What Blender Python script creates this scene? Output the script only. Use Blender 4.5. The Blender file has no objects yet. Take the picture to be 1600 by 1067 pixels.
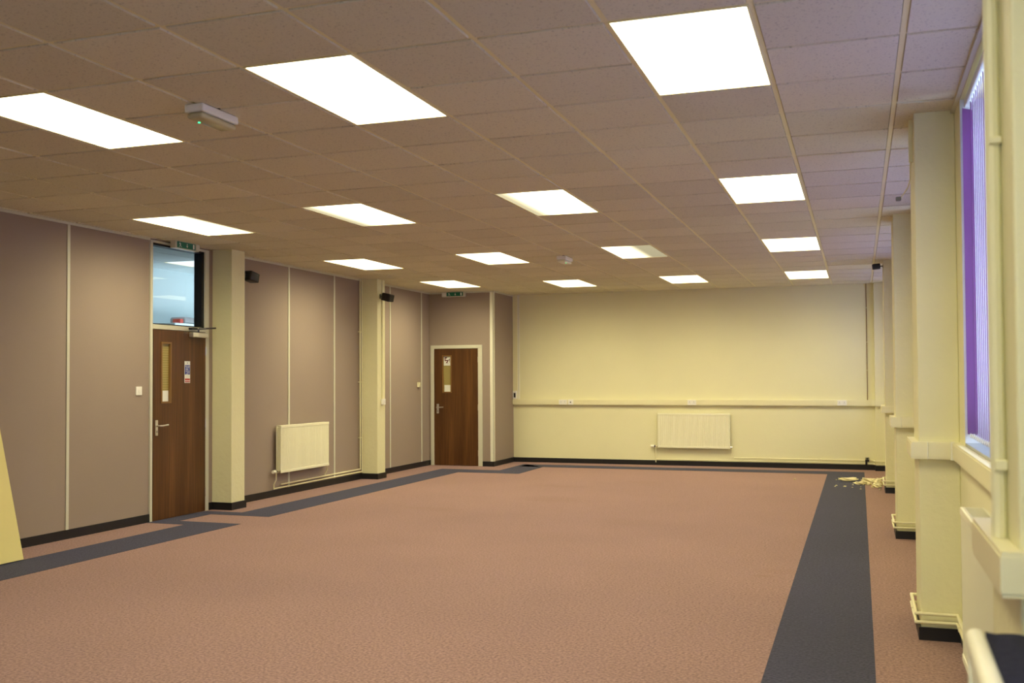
import bpy, bmesh, math, random
from mathutils import Vector, Matrix
random.seed(7)
C = bpy.context.scene.collection
PI = math.pi
CZ = 2.998            # ceiling height
XL, XR, YB, YF = -7.05, 0.53, 17.40, -2.40   # room faces
GX, GY = 0.204, 4.196  # ceiling grid origin

# ------------------------------------------------------------------ materials
def mat(name):
    m = bpy.data.materials.new(name); m.use_nodes = True
    nt = m.node_tree
    b = nt.nodes['Principled BSDF']
    return m, nt, b
def N(nt, t, **k):
    n = nt.nodes.new(t)
    for a, v in k.items():
        if a in n.inputs: n.inputs[a].default_value = v
        else: setattr(n, a, v)
    return n
def L(nt, a, b): nt.links.new(a, b)
def coords(nt, scale=(1, 1, 1), kind='Object'):
    tc = N(nt, 'ShaderNodeTexCoord'); mp = N(nt, 'ShaderNodeMapping')
    mp.inputs['Scale'].default_value = scale
    L(nt, tc.outputs[kind], mp.inputs['Vector']); return mp.outputs['Vector']
def simple(name, col, rough=.6, metal=0, var=.04, scale=6, bump=0, bscale=60, spec=.4):
    m, nt, b = mat(name)
    v = coords(nt)
    n = N(nt, 'ShaderNodeTexNoise', Scale=scale, Detail=4.0)
    L(nt, v, n.inputs['Vector'])
    mx = N(nt, 'ShaderNodeMix', data_type='RGBA')
    mx.inputs['A'].default_value = (*[c * (1 - var) for c in col], 1)
    mx.inputs['B'].default_value = (*[min(1, c * (1 + var)) for c in col], 1)
    L(nt, n.outputs['Fac'], mx.inputs['Factor']); L(nt, mx.outputs['Result'], b.inputs['Base Color'])
    b.inputs['Roughness'].default_value = rough; b.inputs['Metallic'].default_value = metal
    b.inputs['Specular IOR Level'].default_value = spec
    if bump:
        n2 = N(nt, 'ShaderNodeTexNoise', Scale=bscale, Detail=3.0); L(nt, v, n2.inputs['Vector'])
        bp = N(nt, 'ShaderNodeBump', Strength=bump, Distance=.01)
        L(nt, n2.outputs['Fac'], bp.inputs['Height']); L(nt, bp.outputs['Normal'], b.inputs['Normal'])
    return m
CREAM = (.80, .78, .50)
M = {}
M['cream'] = simple('cream_wall_paint', CREAM, .55, var=.03, scale=2.5, bump=.12, bscale=14)
M['pillar'] = simple('cream_pillar_paint', (.77, .75, .47), .5, var=.04, scale=3, bump=.3, bscale=22)
M['gloss'] = simple('cream_gloss_paint', (.80, .77, .50), .35, var=.03)
M['radiator'] = simple('radiator_enamel', (.85, .84, .62), .3, var=.01)
M['pvc'] = simple('off_white_plastic', (.80, .80, .66), .35, var=.02)
M['white'] = simple('white_plastic', (.86, .86, .80), .35, var=.01)
M['frame'] = simple('grey_cream_gloss', (.62, .62, .50), .35, var=.03)
M['black'] = simple('black_skirting', (.012, .011, .013), .45, var=.2)
M['blackp'] = simple('black_plastic', (.02, .02, .022), .4, var=.1)
M['grille'] = simple('black_speaker_grille', (.035, .035, .035), .75, bump=.5, bscale=900)
M['steel'] = simple('satin_steel', (.72, .70, .62), .28, metal=.9, var=.03)
M['dark_steel'] = simple('dark_steel_arm', (.10, .10, .11), .35, metal=.7)
M['lens'] = simple('dusty_lens', (.50, .46, .28), .18, var=.1)
M['green'] = simple('exit_green', (.01, .16, .10), .4, var=.05)
M['pict'] = simple('pictogram_white', (.80, .84, .78), .5, var=.01)
M['blue'] = simple('notice_blue', (.04, .06, .32), .5, var=.02)
M['red'] = simple('notice_red', (.50, .05, .035), .5, var=.02)
M['darkred'] = simple('notice_dark_red', (.12, .012, .02), .5, var=.02)
M['paper'] = simple('white_paper', (.78, .82, .76), .6, var=.01)
M['beading'] = simple('glazing_bead', (.22, .12, .035), .35, var=.1)
M['gasket'] = simple('black_gasket', (.008, .009, .014), .5, var=.1)
M['felt'] = simple('dark_blue_felt', (.028, .030, .055), .95, var=.35, scale=160, bump=.9, bscale=220, spec=.1)
M['edge'] = simple('cream_rounded_edge', (.84, .83, .66), .4, var=.03, scale=12)
M['board'] = simple('yellow_cream_board', (.74, .66, .27), .45, var=.03, scale=3)
M['plaster'] = simple('crumbled_plaster', (.80, .74, .42), .8, var=.25, scale=30, bump=.6, bscale=80)
M['grid'] = simple('ceiling_grid_enamel', (.82, .76, .46), .4, var=.02)
M['office_wall'] = simple('pale_blue_wall', (.62, .74, .78), .6, var=.02)
M['office_ceil'] = simple('pale_ceiling', (.66, .74, .76), .8, var=.02)
M['sill'] = simple('dark_glossy_sill', (.05, .055, .09), .12, var=.1)
M['alu'] = simple('window_frame_paint', (.70, .74, .80), .35, var=.02)
M['chrome'] = simple('chrome', (.8, .8, .78), .15, metal=1.0, var=.02)
M['foam'] = simple('clutter_grey', (.22, .24, .26), .5, var=.2)

def plum():
    m, nt, b = mat('mauve_wallboard')
    v = coords(nt)
    n = N(nt, 'ShaderNodeTexNoise', Scale=1.2, Detail=3.0); L(nt, v, n.inputs['Vector'])
    w = N(nt, 'ShaderNodeTexNoise', Scale=1.0, Detail=2.0); v2 = coords(nt, (300, 300, 25)); L(nt, v2, w.inputs['Vector'])
    w3 = N(nt, 'ShaderNodeTexNoise', Scale=1.0, Detail=2.0); v3 = coords(nt, (25, 25, 300)); L(nt, v3, w3.inputs['Vector'])
    ad = N(nt, 'ShaderNodeMath', operation='ADD'); L(nt, w.outputs['Fac'], ad.inputs[0]); L(nt, w3.outputs['Fac'], ad.inputs[1])
    ml = N(nt, 'ShaderNodeMath', operation='MULTIPLY'); ml.inputs[1].default_value = .5; L(nt, ad.outputs[0], ml.inputs[0])
    mx = N(nt, 'ShaderNodeMix', data_type='RGBA'); mx.inputs['A'].default_value = (.295, .238, .195, 1); mx.inputs['B'].default_value = (.36, .29, .235, 1)
    mm = N(nt, 'ShaderNodeMix', data_type='FLOAT'); mm.inputs['Factor'].default_value = .6
    L(nt, n.outputs['Fac'], mm.inputs['A']); L(nt, ml.outputs[0], mm.inputs['B'])
    L(nt, mm.outputs['Result'], mx.inputs['Factor']); L(nt, mx.outputs['Result'], b.inputs['Base Color'])
    bp = N(nt, 'ShaderNodeBump', Strength=.15, Distance=.004); L(nt, ml.outputs[0], bp.inputs['Height']); L(nt, bp.outputs['Normal'], b.inputs['Normal'])
    b.inputs['Roughness'].default_value = .7; b.inputs['Specular IOR Level'].default_value = .25
    return m
M['plum'] = plum()

def carpet(name, c1, c2, stains=False):
    m, nt, b = mat(name)
    v = coords(nt)
    n1 = N(nt, 'ShaderNodeTexNoise', Scale=62.0, Detail=2.0, Roughness=.6); L(nt, v, n1.inputs['Vector'])
    n2 = N(nt, 'ShaderNodeTexNoise', Scale=.9, Detail=3.0); L(nt, v, n2.inputs['Vector'])
    r1 = N(nt, 'ShaderNodeMapRange'); r1.inputs['From Min'].default_value = .32; r1.inputs['From Max'].default_value = .68
    L(nt, n1.outputs['Fac'], r1.inputs['Value'])
    mx = N(nt, 'ShaderNodeMix', data_type='RGBA'); mx.inputs['A'].default_value = (*c1, 1); mx.inputs['B'].default_value = (*c2, 1)
    L(nt, r1.outputs['Result'], mx.inputs['Factor'])
    m2 = N(nt, 'ShaderNodeMix', data_type='RGBA', blend_type='MULTIPLY'); m2.inputs['Factor'].default_value = 1
    cr = N(nt, 'ShaderNodeMapRange'); cr.inputs['From Min'].default_value = .3; cr.inputs['From Max'].default_value = .7
    cr.inputs['To Min'].default_value = .90; cr.inputs['To Max'].default_value = 1.06; L(nt, n2.outputs['Fac'], cr.inputs['Value'])
    L(nt, mx.outputs['Result'], m2.inputs['A']); L(nt, cr.outputs['Result'], m2.inputs['B'])
    out = m2.outputs['Result']
    if stains:
        nz = N(nt, 'ShaderNodeTexNoise', Scale=9.0, Detail=3.0); L(nt, v, nz.inputs['Vector'])
        for (x, y, rx, ry, s) in ((-.70, 7.88, .10, .045, .45), (-.60, 8.1, .22, .14, .22), (-3.6, 12.1, .5, .35, .25), (-4.63, 10.8, .45, .2, .22),
                                  (-3.9, 13.6, .5, .12, .35), (-2.9, 14.4, .3, .2, .2), (-4.6, 6.6, .4, .3, .12), (-2.2, 10.4, .5, .3, .12)):
            sb = N(nt, 'ShaderNodeVectorMath', operation='SUBTRACT'); sb.inputs[1].default_value = (x, y, 0); L(nt, v, sb.inputs[0])
            sc = N(nt, 'ShaderNodeVectorMath', operation='MULTIPLY'); sc.inputs[1].default_value = (1 / rx, 1 / ry, 0); L(nt, sb.outputs[0], sc.inputs[0])
            ln = N(nt, 'ShaderNodeVectorMath', operation='LENGTH'); L(nt, sc.outputs[0], ln.inputs[0])
            a = N(nt, 'ShaderNodeMath', operation='ADD'); L(nt, ln.outputs['Value'], a.inputs[0]); L(nt, nz.outputs['Fac'], a.inputs[1])
            rr = N(nt, 'ShaderNodeMapRange', interpolation_type='SMOOTHSTEP'); rr.inputs['From Min'].default_value = .9; rr.inputs['From Max'].default_value = 1.6
            rr.inputs['To Min'].default_value = s; rr.inputs['To Max'].default_value = 0; L(nt, a.outputs[0], rr.inputs['Value'])
            mm = N(nt, 'ShaderNodeMix', data_type='RGBA'); mm.inputs['B'].default_value = (.12, .065, .03, 1)
            L(nt, rr.outputs['Result'], mm.inputs['Factor']); L(nt, out, mm.inputs['A']); out = mm.outputs['Result']
    L(nt, out, b.inputs['Base Color'])
    bp = N(nt, 'ShaderNodeBump', Strength=.8, Distance=.006); L(nt, n1.outputs['Fac'], bp.inputs['Height']); L(nt, bp.outputs['Normal'], b.inputs['Normal'])
    b.inputs['Roughness'].default_value = .95; b.inputs['Specular IOR Level'].default_value = .12
    b.inputs['Sheen Weight'].default_value = .8; b.inputs['Sheen Roughness'].default_value = .45; b.inputs['Sheen Tint'].default_value = (*[min(1, q * 1.8 + .12) for q in c2], 1)
    return m
M['carpet'] = carpet('salmon_carpet', (.066, .040, .035), (.33, .207, .172), True)
M['navy'] = carpet('navy_carpet', (.010, .010, .020), (.046, .047, .074))

def tiles():
    m, nt, b = mat('mineral_fibre_tile')
    v = coords(nt)
    mp = N(nt, 'ShaderNodeVectorMath', operation='SUBTRACT'); mp.inputs[1].default_value = (GX, GY, 0); L(nt, v, mp.inputs[0])
    dv = N(nt, 'ShaderNodeVectorMath', operation='MULTIPLY'); dv.inputs[1].default_value = (1 / .6, 1 / .6, 0); L(nt, mp.outputs[0], dv.inputs[0])
    fl = N(nt, 'ShaderNodeVectorMath', operation='FLOOR'); L(nt, dv.outputs[0], fl.inputs[0])
    wn = N(nt, 'ShaderNodeTexWhiteNoise', noise_dimensions='3D'); L(nt, fl.outputs[0], wn.inputs['Vector'])
    mx = N(nt, 'ShaderNodeMix', data_type='RGBA'); mx.inputs['A'].default_value = (.68, .65, .50, 1); mx.inputs['B'].default_value = (.77, .735, .57, 1)
    L(nt, wn.outputs['Value'], mx.inputs['Factor'])
    vo = N(nt, 'ShaderNodeTexNoise', Scale=75.0, Detail=3.0, Roughness=.7); L(nt, v, vo.inputs['Vector'])
    rr = N(nt, 'ShaderNodeMapRange'); rr.inputs['From Min'].default_value = .33; rr.inputs['From Max'].default_value = .42; rr.inputs['To Min'].default_value = .66; rr.inputs['To Max'].default_value = 1
    L(nt, vo.outputs['Fac'], rr.inputs['Value'])
    m2 = N(nt, 'ShaderNodeMix', data_type='RGBA', blend_type='MULTIPLY'); m2.inputs['Factor'].default_value = 1
    L(nt, mx.outputs['Result'], m2.inputs['A']); L(nt, rr.outputs['Result'], m2.inputs['B']); L(nt, m2.outputs['Result'], b.inputs['Base Color'])
    bp = N(nt, 'ShaderNodeBump', Strength=.3, Distance=.004); L(nt, vo.outputs['Fac'], bp.inputs['Height']); L(nt, bp.outputs['Normal'], b.inputs['Normal'])
    b.inputs['Roughness'].default_value = .9; b.inputs['Specular IOR Level'].default_value = .15
    return m
M['tile'] = tiles()

def wood(name, c1, c2, c3):
    m, nt, b = mat(name)
    v = coords(nt, (38, 38, 1.3))
    n = N(nt, 'ShaderNodeTexNoise', Scale=1.0, Detail=5.0, Roughness=.6, Distortion=.3); L(nt, v, n.inputs['Vector'])
    v2 = coords(nt, (5, 5, .5)); n2 = N(nt, 'ShaderNodeTexNoise', Scale=1.0, Detail=2.0); L(nt, v2, n2.inputs['Vector'])
    a = N(nt, 'ShaderNodeMix', data_type='FLOAT'); a.inputs['Factor'].default_value = .5
    L(nt, n.outputs['Fac'], a.inputs['A']); L(nt, n2.outputs['Fac'], a.inputs['B'])
    cr = N(nt, 'ShaderNodeValToRGB'); e = cr.color_ramp.elements
    e[0].position = .32; e[0].color = (*c1, 1); e[1].position = .68; e[1].color = (*c3, 1)
    k = e.new(.5); k.color = (*c2, 1)
    L(nt, a.outputs['Result'], cr.inputs['Fac']); L(nt, cr.outputs['Color'], b.inputs['Base Color'])
    b.inputs['Roughness'].default_value = .36; b.inputs['Specular IOR Level'].default_value = .4
    return m
M['wood'] = wood('brown_wood_veneer', (.048, .018, .005), (.088, .035, .009), (.155, .066, .017))

LC = (1.0, .875, .54)
def glow(name, col, s, dim=None, bounce=None):
    """lamp diffuser; dim=(axis, sign, start, end): the side whose tube is failing gives less light"""
    m = bpy.data.materials.new(name); m.use_nodes = True; nt = m.node_tree; nt.nodes.clear()
    o = N(nt, 'ShaderNodeOutputMaterial'); e = N(nt, 'ShaderNodeEmission'); e.inputs['Color'].default_value = (*col, 1)
    e.inputs['Strength'].default_value = s
    if dim:
        ax, sg, a, z, lo = dim
        tc = N(nt, 'ShaderNodeTexCoord'); sp = N(nt, 'ShaderNodeSeparateXYZ'); L(nt, tc.outputs['Object'], sp.inputs[0])
        ml = N(nt, 'ShaderNodeMath', operation='MULTIPLY'); ml.inputs[1].default_value = sg; L(nt, sp.outputs[ax], ml.inputs[0])
        src = ml.outputs[0]
        if len(ax) and sg:
            mr = N(nt, 'ShaderNodeMapRange', interpolation_type='SMOOTHSTEP'); mr.inputs['From Min'].default_value = a; mr.inputs['From Max'].default_value = z
            mr.inputs['To Min'].default_value = s; mr.inputs['To Max'].default_value = lo; L(nt, src, mr.inputs['Value']); L(nt, mr.outputs['Result'], e.inputs['Strength'])
    # prismatic diffusers throw most of their light downwards: luminous intensity falls with the angle from the normal
    ge = N(nt, 'ShaderNodeNewGeometry'); dt = N(nt, 'ShaderNodeVectorMath', operation='DOT_PRODUCT'); L(nt, ge.outputs['Normal'], dt.inputs[0]); L(nt, ge.outputs['Incoming'], dt.inputs[1])
    ab = N(nt, 'ShaderNodeMath', operation='ABSOLUTE'); L(nt, dt.outputs['Value'], ab.inputs[0])
    ds = N(nt, 'ShaderNodeMapRange'); ds.inputs['To Min'].default_value = .03; ds.inputs['To Max'].default_value = 1.0; L(nt, ab.outputs[0], ds.inputs['Value'])
    mu = N(nt, 'ShaderNodeMath', operation='MULTIPLY'); L(nt, ds.outputs['Result'], mu.inputs[0])
    if e.inputs['Strength'].is_linked: L(nt, e.inputs['Strength'].links[0].from_socket, mu.inputs[1])
    else: mu.inputs[1].default_value = s
    L(nt, mu.outputs[0], e.inputs['Strength'])
    L(nt, e.outputs[0], o.inputs['Surface']); return m
PS = 28.5
M['glow'] = glow('lit_diffuser', LC, PS)
M['glow_l'] = glow('lit_diffuser_failing_left', LC, PS, ('X', -1, .02, .26, 4.0))
M['glow_r'] = glow('lit_diffuser_failing_right', LC, PS, ('X', 1, -.10, .12, 3.4))
M['glow_e'] = glow('lit_diffuser_dim_edge', LC, PS, ('X', 1, .16, .285, 4.0))
M['glow_office'] = glow('office_lit_diffuser', (.86, .95, 1.0), 11.0)
M['led'] = glow('green_led', (.05, 1.0, .35), 3.0)

def glass(name, rough=0.0, tint=(1, 1, 1), refl=1.0):
    m = bpy.data.materials.new(name); m.use_nodes = True; nt = m.node_tree; nt.nodes.clear()
    o = N(nt, 'ShaderNodeOutputMaterial'); t = N(nt, 'ShaderNodeBsdfTransparent'); t.inputs['Color'].default_value = (*tint, 1)
    g = N(nt, 'ShaderNodeBsdfGlossy', Roughness=rough); lw = N(nt, 'ShaderNodeLayerWeight'); pw = N(nt, 'ShaderNodeMath', operation='POWER'); pw.inputs[1].default_value = 4.0; L(nt, lw.outputs['Facing'], pw.inputs[0])
    f = N(nt, 'ShaderNodeMapRange'); f.inputs['To Min'].default_value = .03; f.inputs['To Max'].default_value = .9; L(nt, pw.outputs[0], f.inputs['Value'])
    x = N(nt, 'ShaderNodeMixShader'); L(nt, f.outputs[0], x.inputs[0]); L(nt, t.outputs[0], x.inputs[1]); L(nt, g.outputs[0], x.inputs[2])
    L(nt, x.outputs[0], o.inputs['Surface']); return m
M['glass'] = glass('clear_glass', 0, (.93, .96, .97))
def slatmat():
    m = bpy.data.materials.new('purple_blind_fabric'); m.use_nodes = True; nt = m.node_tree; nt.nodes.clear()
    o = N(nt, 'ShaderNodeOutputMaterial'); d = N(nt, 'ShaderNodeBsdfDiffuse'); d.inputs['Color'].default_value = (.13, .04, .16, 1)
    t = N(nt, 'ShaderNodeBsdfTranslucent'); t.inputs['Color'].default_value = (.76, .70, .90, 1)
    x = N(nt, 'ShaderNodeMixShader'); x.inputs[0].default_value = .5
    L(nt, d.outputs[0], x.inputs[1]); L(nt, t.outputs[0], x.inputs[2]); L(nt, x.outputs[0], o.inputs['Surface']); return m
M['slat'] = slatmat()
def lined(name):
    m, nt, b = mat(name)
    v = coords(nt, (1, 1, 1)); w = N(nt, 'ShaderNodeTexWave', wave_type='BANDS', bands_direction='Z', Scale=12.0); L(nt, v, w.inputs['Vector'])
    mx = N(nt, 'ShaderNodeMix', data_type='RGBA'); mx.inputs['A'].default_value = (.30, .25, .08, 1); mx.inputs['B'].default_value = (.40, .34, .13, 1)
    L(nt, w.outputs['Fac'], mx.inputs['Factor']); L(nt, mx.outputs['Result'], b.inputs['Base Color']); b.inputs['Roughness'].default_value = .25
    return m
M['wired'] = lined('obscured_glass')

# ------------------------------------------------------------------ mesh helpers
class MB:
    def __init__(s): s.bm = bmesh.new()
    def box(s, x0, x1, y0, y1, z0, z1, bev=0, seg=1, rot=None):
        r = bmesh.ops.create_cube(s.bm, size=1)
        vs = r['verts']
        for v in vs:
            v.co = Vector(((x0 + x1) / 2 + v.co.x * (x1 - x0), (y0 + y1) / 2 + v.co.y * (y1 - y0), (z0 + z1) / 2 + v.co.z * (z1 - z0)))
        if bev:
            es = list({e for v in vs for e in v.link_edges})
            q = bmesh.ops.bevel(s.bm, geom=es, offset=bev, segments=seg, affect='EDGES', profile=.5)
            vs = q['verts'] + [v for v in vs if v.is_valid]
            vs = list(set(vs))
        if rot is not None:
            for v in vs: v.co = rot @ v.co
        return s
    def quad(s, *p):
        s.bm.faces.new([s.bm.verts.new(q) for q in p]); return s
    def prism(s, pts, z0, z1, xf=None):
        xf = xf or (lambda a, b, c: (a, b, c))
        a = [s.bm.verts.new(xf(x, y, z0)) for x, y in pts]; b = [s.bm.verts.new(xf(x, y, z1)) for x, y in pts]
        n = len(pts)
        s.bm.faces.new(a[::-1]); s.bm.faces.new(b)
        for i in range(n): s.bm.faces.new((a[i], a[(i + 1) % n], b[(i + 1) % n], b[i]))
        return s
    def tube(s, path, r, n=10, cap=True):
        P = [Vector(p) for p in path]; rings = []
        for i, p in enumerate(P):
            d = ((P[i] - P[i - 1]).normalized() if i else Vector()) + ((P[i + 1] - P[i]).normalized() if i < len(P) - 1 else Vector())
            d.normalize()
            up = Vector((0, 0, 1)) if abs(d.z) < .9 else Vector((1, 0, 0))
            a = d.cross(up).normalized(); b = d.cross(a).normalized()
            k = 1.0
            if 0 < i < len(P) - 1:
                c = (P[i] - P[i - 1]).normalized().dot((P[i + 1] - P[i]).normalized()); k = 1 / max(.5, math.sqrt((1 + c) / 2))
            if 0 < i < len(P) - 1:
                t0 = (P[i] - P[i - 1]).normalized(); pl = (P[i + 1] - P[i]).normalized()
                w = (pl - t0)
                if w.length > 1e-4:
                    w.normalize(); u = d.cross(w).normalized(); a, b = w, u
                    rings.append([s.bm.verts.new(p + a * r * k * math.cos(2 * PI * j / n) + b * r * math.sin(2 * PI * j / n)) for j in range(n)]); continue
            rings.append([s.bm.verts.new(p + (a * math.cos(2 * PI * j / n) + b * math.sin(2 * PI * j / n)) * r) for j in range(n)])
        for A, B in zip(rings, rings[1:]):
            # best alignment
            best = min(range(n), key=lambda o: sum((A[j].co - B[(j + o) % n].co).length for j in range(0, n, 2)))
            rev = min(range(n), key=lambda o: sum((A[j].co - B[(o - j) % n].co).length for j in range(0, n, 2)))
            cb = sum((A[j].co - B[(j + best) % n].co).length for j in range(0, n, 2)); cr = sum((A[j].co - B[(rev - j) % n].co).length for j in range(0, n, 2))
            if cb <= cr: Q = [B[(j + best) % n] for j in range(n)]
            else: Q = [B[(rev - j) % n] for j in range(n)]
            for j in range(n): s.bm.faces.new((A[j], A[(j + 1) % n], Q[(j + 1) % n], Q[j]))
        if cap:
            s.bm.faces.new(rings[0]); s.bm.faces.new(rings[-1])
        return s
    def cyl(s, p0, p1, r, n=16): return s.tube([p0, p1], r, n)
    def build(s, name, m, parent=None, smooth=False, loc=None):
        bmesh.ops.recalc_face_normals(s.bm, faces=s.bm.faces)
        me = bpy.data.meshes.new(name)
        s.bm.to_mesh(me); s.bm.free()
        if smooth:
            me.shade_smooth()
            try: me.set_sharp_from_angle(angle=math.radians(35))
            except Exception: pass
        me.materials.append(M[m] if isinstance(m, str) else m)
        o = bpy.data.objects.new(name, me); C.objects.link(o)
        if parent: o.parent = parent
        if loc: o.location = loc
        return o
def offs(path, d):
    """offset an open 2D polyline to its right by d"""
    out = []
    for i, p in enumerate(path):
        p = Vector(p); ns = []
        if i: t = (p - Vector(path[i - 1])).normalized(); ns.append(Vector((t.y, -t.x)))
        if i < len(path) - 1: t = (Vector(path[i + 1]) - p).normalized(); ns.append(Vector((t.y, -t.x)))
        if len(ns) == 1: out.append(p + ns[0] * d)
        else:
            b = (ns[0] + ns[1]).normalized(); out.append(p + b * (d / max(.3, b.dot(ns[0]))))
    return [tuple(q) for q in out]
def ribbon(mb, path, d0, d1, z0, z1):
    A, B = offs(path, d0), offs(path, d1)
    for i in range(len(path) - 1):
        mb.prism([A[i], A[i + 1], B[i + 1], B[i]], z0, z1)
    return mb
def thing(name, label, cat, loc=(0, 0, 0), rz=0, group=None):
    o = bpy.data.objects.new(name, None); C.objects.link(o); o.location = loc; o.rotation_euler = (0, 0, rz)
    o.empty_display_size = .05
    return tag(o, label, cat, group)
def tag(o, label=None, cat=None, group=None):
    if label: o['label'] = label
    if cat: o['category'] = cat
    if group: o['group'] = group
    return o
def st(o): o['kind'] = 'structure'; return o
def copy_tree(o, parent=None):
    c = o.copy(); C.objects.link(c)
    if parent: c.parent = parent
    for ch in list(o.children): copy_tree(ch, c)
    return c

# ------------------------------------------------------------------ faces of the walls (2D)
PF = [6.255, 10.07, 13.98]          # fronts of the window-side pillars
PX, PT = .315, .48
right_path = [(-5.87, YB), (.24, YB), (.24, 17.25), (XR, 17.25)]
for f in PF[::-1]: right_path += [(XR, f + PT), (PX, f + PT), (PX, f), (XR, f)]
right_path += [(XR, 2.88), (PX, 2.88), (PX, 2.40), (XR, 2.40), (XR, YF)]
LP = [6.26, 10.01, 13.76]; LPX = -6.785; LPT = .265
left_a = [(XL, YF), (XL, 8.90)]
left_b = [(XL, 9.94), (XL, LP[1]), (LPX, LP[1]), (LPX, LP[1] + LPT), (XL, LP[1] + LPT), (XL, LP[2]), (LPX, LP[2]), (LPX, LP[2] + LPT), (XL, LP[2] + LPT), (XL, 16.33), (-7.02, 16.33)]
left_c = [(-6.065, 16.33), (-5.87, 16.33), (-5.87, YB)]

# ------------------------------------------------------------------ shell
b = MB(); b.box(-10.2, XR + .3, YF - .2, YB + .2, -.12, 0)
floor = st(b.build('floor', 'carpet'))
b = MB()
def poly(pts):
    b.prism(pts, .0, .0016)
poly([(-.465, YF), (.058, YF), (.062, 16.95), (-.475, 16.95)])                              # along the windows
poly([(-.475, 16.95), (-5.46, 16.92), (-5.46, 16.47), (-.475, 16.47)])                       # across the far wall
poly([(-5.53, 15.66), (-5.04, 15.18), (-5.04, 16.47), (-5.46, 16.92), (-5.53, 16.92)])
poly([(-6.55, 15.68), (-6.06, 15.18), (-5.04, 15.18), (-5.53, 15.66), (-5.53, 15.68)])
poly([(-6.55, 9.87), (-6.06, 9.64), (-6.06, 15.18), (-6.55, 15.68)])
poly([(-7.0, 9.86), (-7.04, 9.64), (-6.06, 9.64), (-6.55, 9.87)])
poly([(-7.04, 9.64), (-7.04, 8.86), (-6.80, 9.08), (-6.80, 9.64)])
poly([(-7.04, 8.86), (-6.57, 8.86), (-6.04, 9.08), (-6.80, 9.08)])
poly([(-6.57, 8.86), (-6.57, YF), (-6.05, YF), (-6.04, 9.08)])
st(b.build('carpet_border', 'navy', floor))

# ceiling tiles, standing a little below the grid they hang in
lights = []
for r in range(-1, 4):
    for c in range(4):
        if (r == -1 and c > 0) or (r == 0 and c == 3): continue
        cx = -.696 - 1.8 * c; cy = 4.796 + 3.6 * r
        if (c, r) == (3, 3): cy -= .6
        lights.append((c, r, cx, cy))
def in_light(x, y): return any(abs(x - a) < .3 and abs(y - q) < .6 for _, _, a, q in lights)
def in_solid(x0, x1, y0, y1):
    return x1 <= -5.86 and y0 >= 16.32
b = MB()
for i in range(-1, 13):
    x1 = GX - .6 * i; x0 = x1 - .6
    x0c, x1c = max(x0, XL - .02), min(x1, XR + .02)
    if x1c - x0c < .02: continue
    for j in range(-12, 23):
        y0 = GY + .6 * j; y1 = y0 + .6
        y0c, y1c = max(y0, YF - .02), min(y1, YB + .01)
        if y1c - y0c < .03: continue
        if in_light((x0 + x1) / 2, (y0 + y1) / 2) or in_solid(x0c, x1c, y0c, y1c): continue
        g = .0125
        a0 = x0c + (g if x0c == x0 else 0); a1 = x1c - (g if x1c == x1 else 0)
        e0 = y0c + (g if y0c == y0 else 0); e1 = y1c - (g if y1c == y1 else 0)
        if a1 - a0 < .01 or e1 - e0 < .01: continue
        dz = random.uniform(-.0008, .0008); zt, zb = CZ + .012, CZ - .0075 + dz; k = .004
        v = [b.bm.verts.new(p) for p in ((a0, e0, zt), (a1, e0, zt), (a1, e1, zt), (a0, e1, zt), (a0 + k, e0 + k, zb), (a1 - k, e0 + k, zb), (a1 - k, e1 - k, zb), (a0 + k, e1 - k, zb))]
        for f in ((4, 5, 6, 7), (0, 1, 5, 4), (1, 2, 6, 5), (2, 3, 7, 6), (3, 0, 4, 7), (0, 1, 2, 3)): b.bm.faces.new([v[q] for q in f])
ceiling = st(b.build('ceiling', 'tile'))
b = MB()
for i in range(0, 13):
    x = GX - .6 * i
    b.box(x - .0125, x + .0125, YF, YB, CZ, CZ + .03)
for j in range(-10, 23):
    y = GY + .6 * j
    for i in range(-1, 13):
        x1 = min(GX - .6 * i, XR) ; x0 = max(GX - .6 * (i + 1), XL)
        if x1 - x0 < .03 or any(abs((x0 + x1) / 2 - a) < .3 and abs(y - q) < .59 for _, _, a, q in lights): continue
        b.box(x0 + .0125, x1 - .0125, y - .012, y + .012, CZ, CZ + .03)
st(b.build('ceiling_grid', 'grid', ceiling))
b = MB(); b.box(XL - .1, XR + .3, YF - .2, YB + .2, CZ + .12, CZ + .2)
st(b.build('ceiling_deck', 'grid', ceiling))

WH = CZ + .12
# left wall with the opening of door and transom
b = MB()
b.box(XL - .12, XL, YF, 8.90, 0, WH); b.box(XL - .12, XL, 9.94, YB + .12, 0, WH); b.box(XL - .12, XL, 8.90, 9.94, 2.975, WH)
st(b.build('wall_left', 'plum'))
b = MB(); b.box(XL, -6.065 - .95, 16.33, 16.45, 0, WH); b.box(-6.065, -5.87, 16.33, 16.45, 0, WH); b.box(-7.015, -6.065, 16.33, 16.45, 2.065, WH)
b.box(-5.99, -5.87, 16.45, YB, 0, WH)
st(b.build('wall_alcove', 'plum'))
b = MB(); b.box(-5.87, XR + .3, YB, YB + .12, 0, WH); b.box(.24, XR, 17.25, YB, 0, WH); b.box(-5.87, -5.785, 17.375, YB, 1.121, WH)
st(b.build('wall_back', 'cream'))
b = MB(); b.box(XL - .1, -1.3, YF - .12, YF, 0, WH); b.box(.2, XR + .3, YF - .12, YF, 0, WH); b.box(-1.3, .2, YF - .12, YF, 0, 1.0); b.box(-1.3, .2, YF - .12, YF, 2.5, WH)
st(b.build('wall_front', 'cream'))
b = MB(); frame_x = ((-1.3, -1.25), (-.575, -.525), (.15, .2))
for q in frame_x: b.box(q[0], q[1], YF - .09, YF - .04, 1.0, 2.5)
for q in (1.0, 2.45): b.box(-1.25, .15, YF - .09, YF - .04, q, q + .05)
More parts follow.
